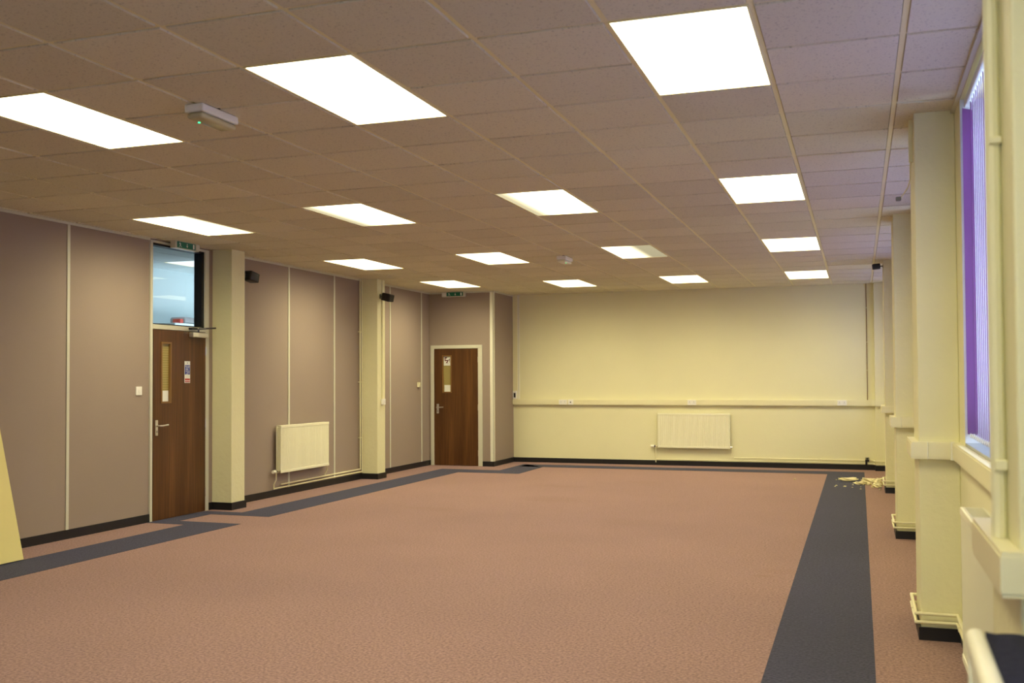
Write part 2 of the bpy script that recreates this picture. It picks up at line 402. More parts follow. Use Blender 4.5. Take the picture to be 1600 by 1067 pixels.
o = st(b.build('window_8', 'alu')); b = MB(); b.box(-1.25, .15, YF - .068, YF - .064, 1.05, 2.45); b.build('window_pane', 'glass', o)  # unseen window, added for the daylight on the near pillar's face
# window wall
WZ0, WZ1 = 1.13, 2.965
wins = [(-1.30, 1.85), (3.25, 5.95), (7.05, 9.78), (10.85, 13.68), (14.75, 17.0)]
b = MB()
y = YF - .1
for (a, z) in wins:
    b.box(XR, XR + .28, y, a, 0, WH); b.box(XR, XR + .28, a, z, 0, WZ0 - .02); b.box(XR, XR + .28, a, z, WZ1, WH); y = z
b.box(XR, XR + .28, y, YB + .1, 0, WH)
st(b.build('wall_right', 'cream'))

# skirting, mouldings, panel strips
def rib(name, path, d, z0, z1, m): b = MB(); ribbon(b, path, 0, d, z0, z1); return st(b.build(name, m))
rib('baseboard_left', left_a, .014, 0, .085, 'black')
o = rib('baseboard_left', left_b, .014, 0, .085, 'black')
rib('baseboard_alcove', left_c, .014, 0, .085, 'black')
rib('baseboard_back', right_path[:4], .014, 0, .082, 'black')
rib('baseboard_right', right_path[3:], .014, 0, .072, 'black')
rib('trim_1', [(XL, YF), (XL, 8.90)], .014, CZ - .032, CZ - .004, 'frame')
rib('trim_3', [(XL, LP[1] + LPT), (XL, LP[2])], .014, CZ - .032, CZ - .004, 'frame')
rib('trim_4', [(XL, LP[2] + LPT), (XL, 16.33), (-5.87, 16.33), (-5.87, YB - .03)], .014, CZ - .032, CZ - .004, 'frame')
k = 5
for y in (5.3, 7.73, 11.687, 12.915, 14.746, 15.985):
    b = MB(); b.box(XL, XL + .008, y - .019, y + .019, .085, CZ - .032, .002); st(b.build('trim_%d' % k, 'frame')); k += 1
b = MB(); b.box(-5.925, -5.862, 16.322, 16.33, .085, CZ - .02, .002); b.box(-5.87, -5.862, 16.322, 16.385, .085, CZ - .02)
st(b.build('trim_%d' % k, 'pvc')); k += 1
rib('trim_%d' % k, [(XR, 2.40), (XR, YF)], .02, CZ - .03, CZ - .004, 'frame'); k += 1
rib('trim_%d' % k, [(XR, 6.25), (XR, 2.89)], .022, CZ - .028, CZ - .004, 'frame'); k += 1

# ------------------------------------------------------------------ pillars
def pillar(x0, x1, y0, y1, label, grp):
    b = MB(); b.box(x0, x1, y0, y1, 0, CZ - .004, .006, 2)
    return tag(b.build('pillar', 'pillar'), label, 'pillar', grp)
pillar(XL, LPX, LP[1], LP[1] + LPT, 'cream plastered pillar right of the brown door with the glazed panel above', 'pillars on the mauve wall')
pillar(XL, LPX, LP[2], LP[2] + LPT, 'cream pillar on the mauve wall with heating pipes and a trunking on it', 'pillars on the mauve wall')
for f, l in zip([2.40] + PF, ('very near cream pillar at the right edge, thick vertical pipe beside it',
                              'wide cream pillar beyond the window with purple blinds, pipes wrapped round its foot',
                              'middle cream pillar of the window side, half hidden by the pillar in front',
                              'farthest cream pillar of the window side, plaster rubble lying at its foot')):
    pillar(PX, XR, f, f + PT, l, 'pillars on the window side')

# ------------------------------------------------------------------ ceiling lights
rows = {-1: 'just behind the camera', 0: 'nearest row', 1: 'second row', 2: 'third row', 3: 'farthest row'}
cols = {0: 'by the windows', 1: 'second from the windows', 2: 'third from the windows', 3: 'by the mauve wall'}
def frame_b(b, w, l, t, z0, z1):
    b.box(-w, w, -l, -l + t, z0, z1); b.box(-w, w, l - t, l, z0, z1); b.box(-w, -w + t, -l + t, l - t, z0, z1); b.box(w - t, w, -l + t, l - t, z0, z1); return b
proto = thing('ceiling_light', 'x', 'ceiling light')
frame_b(MB(), .2925, .5925, .008, 0, .05).build('frame', 'grid', proto)
dm = MB().box(-.2845, .2845, -.5845, .5845, .002, .010).build('diffuser', 'glow', proto)
MB().box(-.2925, .2925, -.5925, .5925, .05, .09, .004).build('housing', 'grid', proto)
special = {(1, 1): 'glow_l', (2, 1): 'glow_l', (3, 1): 'glow_e', (1, 2): 'glow_r'}
notes = {(1, 1): ', dimmer left side', (1, 2): ', right half dim and yellowish', (2, 1): ', slightly dim left side', (3, 1): ', dim right side'}
first = True
for (c, r, cx, cy) in lights:
    o = proto if first else copy_tree(proto); first = False
    o.location = (cx, cy, CZ - .0075)
    if r == 0 and c == 0: lab = 'largest bright ceiling light at the top right, nearest row by the windows'
    else: lab = 'bright ceiling light, %s, %s%s' % (rows[r], cols[c], notes.get((c, r), ''))
    tag(o, lab, 'ceiling light', 'recessed ceiling lights')
    if (c, r) in special:
        for ch in o.children:
            if ch.name.startswith('diffuser'):
                ch.data = ch.data.copy(); ch.data.materials[0] = M[special[(c, r)]]

# ------------------------------------------------------------------ emergency lights
def emergency(loc, rz, label, L_=.34, lens='lens', led=(-.02, -.1)):
    t = thing('emergency_ceiling_light', label, 'emergency light', loc, rz, 'emergency bulkhead lights')
    MB().box(-.06, .06, -L_ / 2, L_ / 2, -.045, 0, .008, 2).build('housing', 'white', t)
    MB().box(-.053, .053, -L_ / 2 + .008, L_ / 2 - .008, -.078, -.045, .016, 3).build('lens', lens, t, True)
    MB().box(-.056, .056, -L_ / 2 + .03, L_ / 2 - .03, 0, .008).build('gasket', 'blackp', t)
    MB().cyl((led[0], led[1], -.083), (led[0], led[1], -.077), .007, 10).build('indicator_lamp', 'led', t)
    return t
emergency((-3.395, 4.815, CZ - .0088), 0, 'white emergency bulkhead light with a glowing green indicator between the near ceiling lights', led=(-.035, -.07))
emergency((-3.42, 12.15, CZ - .0088), 0, 'small emergency bulkhead light far down the ceiling, near the far wall', .32, 'pvc', (.03, -.05))

# ------------------------------------------------------------------ exit signs (local: front faces -y, width along x)
def run_man(mb, cx, cz, s, y):
    q = lambda pts: mb.prism([(cx + a * s, cz + c * s) for a, c in pts], y - .0012, y, lambda a, c, d: (a, d, c))
    q([(-.10 + .07 * math.cos(t * PI / 4) + .02, .36 + .07 * math.sin(t * PI / 4)) for t in range(8)])
    q([(-.10, .26), (.06, .28), (.14, .0), (.0, -.06)])
    q([(-.08, .26), (-.30, .10), (-.26, .04), (-.04, .16)])
    q([(.06, .27), (.26, .10), (.22, .04), (.04, .16)])
    q([(.0, -.04), (.10, .0), (.02, -.22), (-.20, -.42), (-.26, -.36), (-.08, -.18)])
    q([(.06, .0), (.14, -.02), (.26, -.24), (.44, -.30), (.42, -.38), (.20, -.32)])
def exit_sign(loc, rz, label, flip):
    t = thing('exit_sign', label, 'exit sign', loc, rz, 'exit signs over the doors')
    w = .21
    MB().box(-w, w, -.035, .035, -.085, 0, .006, 2).build('housing', 'frame', t)
    MB().box(-.20, -.125, -.047, -.035, -.078, -.008, .003) .build('battery_cover', 'white', t) if not flip else MB().box(.14, .20, -.047, -.035, -.078, -.008, .003).build('battery_cover', 'frame', t)
    x0, x1 = (-.115, .185) if not flip else (-.185, .13)
    MB().box(x0, x1, -.041, -.035, -.076, -.010, .001).build('legend_panel', 'green', t)
    m = MB(); cx = x0 + .045; run_man(m, cx, -.043, .062, -.0412)
    m.build('running_figure', 'pict', t)
    m = MB(); cx = (x0 + x1) / 2 + .01
    for pts in ([(-.004, .022), (.004, .022), (.004, -.004), (-.004, -.004)], [(-.014, -.002), (.014, -.002), (0, -.024)]):
        m.prism([(cx + a, -.043 + c) for a, c in pts], -.0424, -.0412, lambda a, c, d: (a, d, c))
    m.build('arrow', 'pict', t)
    m = MB(); cx = x1 - .032; m.box(cx - .012, cx + .012, -.0424, -.0412, -.068, -.018); m.build('doorway_symbol', 'pict', t)
    return t
exit_sign((-6.93, 9.34, CZ - .005), PI / 2, 'green and white exit sign fixed above the glazed panel of the nearer door', True)
exit_sign((-6.572, 16.285, CZ - .008), 0, 'green and white exit sign on the wall above the far brown door', False)

# ------------------------------------------------------------------ doors (local: front -y, x across, z up)
def lever(mb_name, parent, x, dirx, zc):
    t = MB().box(x - .021, x + .021, -.031, -.024, zc - .09, zc + .075, .004, 2).build('handle_plate', 'steel', parent)
    MB().tube([(x, -.03, zc + .015), (x, -.075, zc + .015), (x + dirx * .03, -.085, zc + .015), (x + dirx * .125, -.08, zc + .02)], .0095, 10).build('lever_handle', 'steel', t, True)
    m = MB(); m.box(x - .004, x + .004, -.033, -.030, zc - .06, zc - .035); m.build('keyhole', 'blackp', t)
def door(name, loc, rz, w, top, vx0, vx1, vz0, vz1, hx, hz, frame_top, fw, notes_f=None):
    e = bpy.data.objects.new(name, None); C.objects.link(e); e.location = loc; e.rotation_euler = (0, 0, rz); e['kind'] = 'structure'; e.empty_display_size = .05
    b = MB(); y0, y1 = -.024, .020
    b.box(0, vx0, y0, y1, .006, top); b.box(vx1, w, y0, y1, .006, top); b.box(vx0, vx1, y0, y1, .006, vz0); b.box(vx0, vx1, y0, y1, vz1, top)
    b.build('leaf', 'wood', e)
    b = MB(); t = .016
    for q in ((vx0 - .004, vx0 + t, vz0 - .004, vz1 + .004), (vx1 - t, vx1 + .004, vz0 - .004, vz1 + .004)): b.box(q[0], q[1], -.031, .02, q[2], q[3])
    b.box(vx0 + t, vx1 - t, -.031, .02, vz0 - .004, vz0 + t); b.box(vx0 + t, vx1 - t, -.031, .02, vz1 - t, vz1 + .004)
    b.build('glazing_bead', 'beading', e)
    MB().box(vx0 + t, vx1 - t, -.004, .0, vz0 + t, vz1 - t).build('vision_glass', 'wired', e)
    MB().box(vx0 + t + .012, vx1 - t - .004, -.007, -.005, vz0 + t, vz0 + t + .115).build('paper_slip', 'paper', e)
    lever('h', e, hx, 1, hz)
    for z in (.22, 1.0, 1.82): MB().cyl((w + .003, -.026, z - .05), (w + .003, -.026, z + .05), .007, 10).build('hinge', 'steel', e, True)
    return e
# far door in the alcove wall
d2 = door('door_2', (-6.955, 16.345, 0), 0, .812, 2.012, .155, .320, 1.255, 1.895, .066, .985, 0, 0)
b = MB()
b.box(-.063, -.002, -.035, .09, 0, 2.0138, .002); b.box(.814, .889, -.035, .09, 0, 2.0138, .002); b.box(-.063, .889, -.035, .09, 2.014, 2.072, .003)
b.build('door_frame', 'frame', d2)
MB().box(-.002, .814, .045, .09, 0, 2.014).build('stop_panel', 'blackp', d2)
# near door in the mauve wall : local x runs along world +y, local -y faces +x (into the room)
d1 = door('door_1', (XL, 8.942, 0), PI / 2, .908, 2.028, .125, .290, 1.245, 1.895, .050, .99, 0, 0)
b = MB()
b.box(-.040, -.002, -.018, .12, 0, 2.975, .003); b.box(.910, .985, -.018, .12, 0, 2.975, .003)
b.box(-.002, .910, -.018, .12, 2.032, 2.082, .003); b.box(-.002, .910, -.018, .12, 2.950, 2.975, .003)
b.build('door_frame', 'frame', d1)
MB().box(-.002, .910, .05, .12, 0, 2.032).build('stop_panel', 'blackp', d1)
t = thing('door_closer', 'grey overhead door closer with a dark arm on the nearer brown door', 'door closer', (XL, 8.942, 2.0), PI / 2)
MB().box(.60, .87, -.085, -.024, -.035, .020, .008, 2).build('closer_body', 'steel', t)
MB().box(.60, .69, -.090, -.085, -.030, .016, .002).build('end_cover', 'pvc', t)
MB().cyl((.735, -.055, .018), (.735, -.055, .062), .010).build('spindle', 'dark_steel', t)
b = MB(); b.tube([(.735, -.055, .062), (.775, -.125, .066), (.900, -.165, .076)], .010, 8); b.build('folding_arm', 'dark_steel', t)
MB().box(.60, .71, -.065, -.018, .050, .072, .004).build('arm_bracket', 'blackp', t)

# transom window over the near door
w1 = bpy.data.objects.new('window_1', None); C.objects.link(w1); w1.location = (XL, 8.942, 0); w1.rotation_euler = (0, 0, PI / 2); w1['kind'] = 'structure'
b = MB(); z0, z1, x0, x1 = 2.082, 2.950, 0, .908
b.box(x0, x0 + .010, .0, .10, z0, z1); b.box(x1 - .045, x1, .0, .10, z0, z1); b.box(x0, x1, .0, .10, z0, z0 + .012); b.box(x0, x1, .0, .10, z1 - .022, z1)
b.build('window_gasket', 'gasket', w1)
MB().box(x0 + .01, x1 - .045, .05, .056, z0 + .012, z1 - .022).build('window_pane', 'glass', w1)

# notices
t = thing('fire_notice', 'white, blue and red fire action notice on the nearer brown door', 'notice', (XL + .0245, 9.515, 1.578), PI / 2)
MB().box(-.050, .050, -.002, 0, -.120, .120, .0008).build('notice_card', 'paper', t)
MB().box(-.044, .044, -.003, -.002, -.028, .078).build('blue_panel', 'blue', t)
b = MB()
for z, x0, x1 in ((.048, -.030, .036), (.034, -.030, .010), (.022, -.030, .020), (.006, -.030, .036), (-.008, -.012, .034), (-.022, -.026, .016)):
    b.box(x0, x1, -.0036, -.003, z - .0022, z + .0022)
b.build('printed_lines', 'pict', t)
b = MB(); b.box(-.044, .044, -.003, -.002, -.092, -.072); b.box(-.044, .044, -.003, -.002, -.112, -.100); b.build('red_bands', 'red', t)
def text(s, size, loc, parent, m, name, shear=0, align='CENTER'):
    cu = bpy.data.curves.new(name, 'FONT'); cu.body = s; cu.size = size; cu.extrude = .0004; cu.align_x = align; cu.shear = shear
    o = bpy.data.objects.new(name, cu); me = None
    C.objects.link(o)
    dg = bpy.context.evaluated_depsgraph_get(); me = bpy.data.meshes.new_from_object(o.evaluated_get(dg)); bpy.data.objects.remove(o)
    me.materials.clear(); me.materials.append(M[m])
    q = bpy.data.objects.new(name, me); C.objects.link(q); q.parent = parent; q.location = loc; q.rotation_euler = (PI / 2, 0, 0); return q
text('Fire action', .019, (0, -.0034, .058), t, 'pict', 'heading_text', .2)
b = MB(); b.cyl((0, -.003, .100), (0, -.002, .100), .006); b.build('round_mark', 'blue', t)
t = thing('door_notice', 'small white notice with dark red marks behind the glass of the far door', 'notice', (-6.718, 16.335, 1.80), 0)
MB().box(-.060, .060, -.004, -.002, -.078, .078).build('notice_card', 'paper', t)
b = MB(); Q = lambda *p: b.prism(list(p), -.0055, -.004, lambda a, c, d: (a, d, c))
Q((-.045, .045), (-.045, .065), (.0, .065), (.0, .045)); Q((-.045, .015), (-.028, .015), (-.028, .05), (-.045, .05))
Q((-.045, .02), (-.045, .0), (.015, .005), (.02, .02)); Q((.0, .02), (.025, .02), (.01, -.03), (-.02, -.04), (-.02, -.025), (.0, -.01))
Q((.03, .0), (.046, .0), (.050, .04), (.034, .04)); Q((.012, -.035), (.022, -.035), (.022, -.045), (.012, -.045)); Q((.045, -.01), (.055, -.01), (.055, -.02), (.045, -.02))
b.build('red_marks', 'darkred', t)

# ------------------------------------------------------------------ electrical fittings
def plate(name, label, cat, loc, rz, w, h, d=.012, kind='rocker', m='white', group=None):
    t = thing(name, label, cat, loc, rz, group)
    MB().box(-w / 2, w / 2, -d, 0, -h / 2, h / 2, .003, 2).build('face_plate', m, t)
    if kind == 'rocker': MB().box(-w * .14, w * .14, -d - .005, -d, -h * .18, h * .18, .002).build('rocker', m, t)
    elif kind == 'double':
        for x in (-w * .25, w * .25):
            b = MB()
            b.box(x - .003, x + .003, -d - .001, -d, .004, .016); b.box(x - .014, x - .007, -d - .001, -d, -.014, -.010); b.box(x + .007, x + .014, -d - .001, -d, -.014, -.010)
            b.build('socket_holes', 'blackp', t)
        for x in (-.012, .012): MB().box(x - .005, x + .005, -d - .004, -d, .016, .030, .001).build('rocker', m, t)
    elif kind == 'data':
        MB().box(-.012, .012, -d - .001, -d, -.010, .010).build('socket_port', 'blackp', t)
    return t
plate('light_switch', 'white light switch on the mauve wall left of the nearer door', 'switch', (XL, 8.733, 1.378), PI / 2, .090, .090)
plate('wall_switch', 'small yellowed switch box on the mauve wall beyond the second pillar', 'switch', (XL, 15.84, 1.395), PI / 2, .075, .085, .03, m='gloss')
for x, l in ((-4.93, 'leftmost double socket on the far wall trunking'), (-2.67, 'double socket on the far wall trunking above the radiator'), (-.262, 'double socket on the far wall trunking near the window side')):
    plate('power_socket', 'white ' + l, 'socket', (x, YB - .0528, 1.0725), 0, .146, .086, .010, 'double', group='sockets on the far trunking')
plate('data_socket', 'small square data socket beside the leftmost double socket on the far wall', 'socket', (-4.79, YB - .0528, 1.0725), 0, .086, .086, .010, 'data')
t = plate('pillar_socket', 'white switch socket at the foot of the trunking on the second mauve wall pillar', 'socket', (LPX, 13.925, 1.15), PI / 2, .086, .086, .035, 'rocker')
t = plate('corner_switch', 'white switch with a dark front above the trunking at the mauve corner', 'switch', (-5.827, 17.375, 1.20), 0, .070, .140, .035, 'none')
MB().box(-.018, .018, -.038, -.035, -.045, .035, .002).build('dark_insert', 'blackp', t)

# cable trunkings
def trunk(name, label, path, d, z0, z1, m='gloss', joints=()):
    t = thing(name, label, 'trunking', (path[0][0], path[0][1], 0))
    p = [(x - path[0][0], y - path[0][1]) for x, y in path]
    b = MB(); ribbon(b, p, .0008, d, z0, z1); body = b.build('trunking_body', m, t)
    b = MB(); ribbon(b, p, d, d + .0025, z0 + .010, z1 - .010); b.build('trunking_lid', m, t)
    for (x, y, w, ax) in joints:
        x -= path[0][0]; y -= path[0][1]
        b = MB()
        if ax == 'x': b.box(x - w / 2, x + w / 2, y - .006, y + .002, z0 - .002, z1 + .002, .001)
        elif ax == 'c': b.box(x - .012, x + .012, y - .012, y + .012, z0 - .006, z1 + .004, .003)
        b.build('joint_cover', 'pvc', t)
    return t
tb = [(-5.87, YB), (.24, YB), (.24, 17.25), (XR, 17.25), (XR, PF[2] + PT)]
trunk('dado_trunking', 'cream dado trunking running along the far cream wall', [(-5.87, YB), (.24, YB), (.24, 17.252)], .05, 1.025, 1.12, joints=((-4.79, YB - .052, .10, 'x'),))
rp = right_path[2:]
rp = [rp[0]] + rp[1:]
trunk('dado_trunking', 'cream dado trunking wrapping round the window side pillars below the windows', rp, .04, 1.02, 1.115,
      joints=((XR - .040, PF[0] - .040, .05, 'c'), (PX + .045, PF[0] - .043, .004, 'x'), (PX + .045, PF[1] - .043, .004, 'x')))
b = MB(); b.box(LPX, LPX + .018, 13.905, 13.945, 1.19, CZ - .005, .002)
tag(b.build('conduit_trunking', 'gloss'), 'narrow vertical trunking on the second mauve wall pillar above its socket', 'trunking')
b = MB(); b.box(-5.785, -5.745, YB - .016, YB, 1.12, CZ - .005, .002)
tag(b.build('conduit_trunking', 'pvc'), 'narrow vertical white trunking at the left end of the far wall', 'trunking')
t = thing('cable_conduit', 'thin dark vertical cable clipped to the far wall near its right end', 'cable', (.127, YB, 0))
MB().cyl((0, -.008, 1.12), (0, -.008, CZ - .005), .006, 8).build('cable_run', 'beading', t)
for z in (1.6, 2.05, 2.6): MB().box(-.016, .016, -.018, 0, z - .005, z + .005, .001).build('cable_clip', 'gloss', t)

# ------------------------------------------------------------------ radiators (local: x length, front -y, base z=0 floor)
def radiator(loc, rz, label, Ln, z0, z1, depth, gap, n, valve_side=-1, grille=True, drop=.25, tails=True):
    t = thing('radiator', label, 'radiator', loc, rz)
    def panel(yf, name):
        b = MB(); rail = .035; yb = yf + .012
        for (a, c) in ((z0, z0 + rail), (z1 - rail, z1)): b.box(-Ln / 2, Ln / 2, yf - .003, yb, a, c, .005, 2)
        pts = []; w = Ln / n
        for i in range(n):
            x = -Ln / 2 + i * w
            pts += [(x + .08 * w, yf + .007), (x + .22 * w, yf), (x + .78 * w, yf), (x + .92 * w, yf + .007)]
        pts = [(-Ln / 2, yf + .007)] + pts + [(Ln / 2, yf + .007), (Ln / 2, yb), (-Ln / 2, yb)]
        b.prism(pts, z0 + rail, z1 - rail)
        return b.build(name, 'radiator', t)
    yf = -gap - depth
    panel(yf, 'front_panel')
    if depth > .05:
        MB().box(-Ln / 2, Ln / 2, -gap - .012, -gap, z0, z1, .004).build('back_panel', 'radiator', t)
        b = MB(); m = int(Ln / .025)
        for i in range(m):
            x = -Ln / 2 + .02 + (Ln - .04) * i / (m - 1); b.box(x - .001, x + .001, yf + .014, -gap - .014, z0 + .03, z1 - .03)
        b.build('convector_fins', 'radiator', t)
        if grille:
            b = MB(); m = int(Ln / .022)
            for i in range(m):
                x = -Ln / 2 + .01 + (Ln - .02) * i / (m - 1); b.box(x - .004, x + .004, yf + .010, -gap, z1 - .006, z1 - .001)
            b.box(-Ln / 2, Ln / 2, yf + .009, yf + .016, z1 - .007, z1 - .001); b.box(-Ln / 2, Ln / 2, -gap - .014, -gap - .004, z1 - .007, z1 - .001)
            b.build('top_grille', 'radiator', t)
    else:
        b = MB(); m = n
        for i in range(m):
            x = -Ln / 2 + (i + .5) * Ln / m; b.box(x - Ln / m * .3, x + Ln / m * .3, yf + .008, -gap, z1 - .004, z1)
        b.build('top_grille', 'radiator', t)
    for x in (-Ln * .36, Ln * .36): MB().box(x - .02, x + .02, -gap, -.001, z0 + .08, z1 - .08).build('wall_bracket', 'radiator', t)
    if tails:
        yc = yf + depth * .6; s = valve_side
        v = MB().cyl((s * (Ln / 2 + .0), yc, z0 + .025), (s * (Ln / 2 + .045), yc, z0 + .025), .012).build('valve_body', 'chrome', t, True)
        b = MB(); b.tube([(s * (Ln / 2 + .045), yc, z0 + .025), (s * (Ln / 2 + .062), yc, z0 + .025)], .018, 14); b.build('valve_collar', 'blackp', v, True)
        b = MB(); b.tube([(s * (Ln / 2 + .062), yc, z0 + .025), (s * (Ln / 2 + .075), yc, z0 + .025), (s * (Ln / 2 + .120), yc, z0 + .025)], .021, 14); b.build('valve_head', 'pvc', v, True)
        MB().tube([(s * (Ln / 2 + .04), yc, z0 + .02), (s * (Ln / 2 + .04), yc, z0 - .08), (s * (Ln / 2 + .04), -.03, z0 - .14), (s * (Ln / 2 + .04), -.03, drop - .14 if drop < .2 else z0 - drop)], .008, 8).build('tail_pipe', 'gloss', t, True)
        v = MB().cyl((-s * Ln / 2, yc, z0 + .025), (-s * (Ln / 2 + .035), yc, z0 + .025), .014).build('valve_body', 'chrome', t, True)
        MB().tube([(-s * (Ln / 2 + .025), yc, z0 + .02), (-s * (Ln / 2 + .025), yc, z0 - .06), (-s * (Ln / 2 + .025), -.03, z0 - .12), (-s * (Ln / 2 + .025), -.03, .1645)], .008, 8).build('tail_pipe', 'gloss', t, True)
    return t
radiator((XL, 11.945, 0), PI / 2, 'double panel cream radiator on the mauve wall between the two pillars', 1.245, .300, .905, .075, .035, 40, -1, True, .20)
radiator((-2.647, YB, 0), 0, 'cream ribbed radiator low on the far wall under the trunking', 1.215, .300, .888, .045, .025, 34, -1, True, .19)
radiator((XR, 4.20, 0), -PI / 2, 'cream radiator under the purple blinds beside the near pillar', 1.09, .28, .93, .095, .035, 34, -1, True, .14)

# ------------------------------------------------------------------ heating pipes
def pipe(name, label, paths, r, clips=(), loc=(0, 0, 0)):
    t = thing(name, label, 'pipe', loc)
    for i, p in enumerate(paths):
        MB().tube([(x - loc[0], y - loc[1], z - loc[2]) for x, y, z in p], r, 10).build('pipe_run' if i == 0 else 'pipe_branch', 'gloss', t, True)
    for (x, y, z, sx, sy, sz) in clips:
        MB().box(x - sx - loc[0], x + sx - loc[0], y - sy - loc[1], y + sy - loc[1], z - sz - loc[2], z + sz - loc[2], .002).build('pipe_clip', 'gloss', t)
    return t
px = XL + .03
pipe('heating_pipe', 'lower cream pipe under the mauve wall radiator, rising beside the second pillar',
     [[(px, 11.285, .105), (px, 12.0, .108), (px, 13.72, .114), (px, 13.72, CZ - .006)]], .010,
     [(px - .011, 13.72, z, .018, .022, .006) for z in (.62, 1.45, 2.2)], (px, 11.285, 0))
pipe('heating_pipe', 'upper cream pipe under the mauve wall radiator, rising beside the second pillar',
     [[(px, 11.46, .145), (px, 12.0, .148), (px, 13.66, .155), (px, 13.66, CZ - .006)]], .010,
     [(px - .011, 13.66, z, .018, .018, .006) for z in (.62, 1.45, 2.2)], (px, 11.46, 0))
def wrap(z, start, off):
    q = offs(right_path, off)
    pts = [(start, YB - off, z)] + [(x, y, z) for x, y in q[1:-1]] + [(XR - off, YF + .3, z)]
    return pts
pipe('heating_pipe', 'upper cream pipe along the far wall and round the window pillar feet', [wrap(.152, -1.98, .028)], .0095,
     [(-1.4, YB - .020, .152, .006, .018, .014), (-.6, YB - .020, .152, .006, .018, .014)], (-1.98, YB - .03, 0))
pipe('heating_pipe', 'lower cream pipe along the far wall and round the window pillar feet', [wrap(.104, -3.30, .028)], .0095,
     [(PX - .026, PF[0] + .3, .104, .011, .005, .014), (XR - .026, PF[0] - .15, .104, .011, .005, .014), (PX - .026, PF[1] + .3, .104, .011, .005, .014)], (-3.30, YB - .03, 0))
t = thing('stop_valve', 'small black gate valve on the far wall pipes near the window side', 'valve', (.109, YB - .028, .152))
MB().cyl((-.03, 0, 0), (.03, 0, 0), .017).build('valve_body', 'blackp', t, True)
MB().cyl((0, 0, 0), (0, 0, .040), .007).build('valve_stem', 'blackp', t, True)
MB().cyl((0, 0, .036), (0, 0, .046), .030).build('hand_wheel', 'blackp', t, True)
MB().cyl((-.012, -.004, -.075), (-.012, -.004, -.01), .016).build('drain_spout', 'blackp', t, True)
pipe('riser_pipe', 'thick cream vertical pipe on the side of the very near right pillar', [[(PX - .0175, 2.575, 1.116), (PX - .0175, 2.575, CZ - .006)]], .0165,
     [(PX - .014, 2.575, 1.28, .0135, .024, .012), (PX - .014, 2.575, 2.02, .0135, .024, .008)], (PX - .0175, 2.575, 1.116))

# ------------------------------------------------------------------ loudspeakers (local: bracket at origin, body towards -y)
def speaker(loc, rz, tilt, label, s=1.0, ext=0):
    t = thing('loudspeaker', label, 'loudspeaker', loc, rz, 'wall loudspeakers')
    MB().box(-.022 * s, .022 * s, -.012 * s, 0, -.035 * s, .035 * s, .003).build('wall_plate', 'blackp', t)
    MB().tube([(0, -.010 * s, 0), (0, -.045 * s, 0), (0, -.075 * s - ext, -.005)], .011 * s, 10).build('swivel_bracket', 'blackp', t, True)
    R = Matrix.Translation((0, -.055 * s - ext, 0)) @ Matrix.Rotation(tilt, 4, 'X')
    b = MB(); b.box(-.062 * s, .062 * s, -.150 * s, 0, -.058 * s, .058 * s, .018 * s, 4, R); b.build('cabinet', 'blackp', t, True)
    b = MB(); b.box(-.056 * s, .056 * s, -.158 * s, -.150 * s, -.052 * s, .052 * s, .004, 2, R); b.build('grille', 'grille', t)
    return t
speaker((LPX, 13.865, 2.735), math.radians(82), math.radians(14), 'black loudspeaker bracketed to the second pillar of the mauve wall')
speaker((LPX - .02, LP[1] + LPT, 2.725), math.radians(172), math.radians(12), 'black loudspeaker peeping out behind the pillar beside the nearer door')
speaker((XL, 6.46, 2.735), math.radians(100), math.radians(12), 'black loudspeaker cut off by the left edge of the picture', 1.0, .10)
speaker((PX + .001, 14.10, 2.925), math.radians(-90), math.radians(4), 'small black loudspeaker high on the farthest window side pillar', .62)

# loose cord on the first window pillar
t = thing('dangling_cord', 'loose cord with a plug hanging high on the wide window side pillar', 'cord', (PX, PF[0] + .16, 2.74))
MB().box(-.022, 0, -.014, .014, .0, .25, .002).build('conduit', 'gloss', t)
MB().tube([(-.012, 0, 0), (-.014, .02, -.04), (-.012, .05, -.09), (-.025, .10, -.13), (-.05, .15, -.165), (-.065, .17, -.175)], .004, 8).build('cord_flex', 'gloss', t, True)
MB().box(-.090, -.060, .155, .185, -.195, -.170, .004).build('plug', 'foam', t)

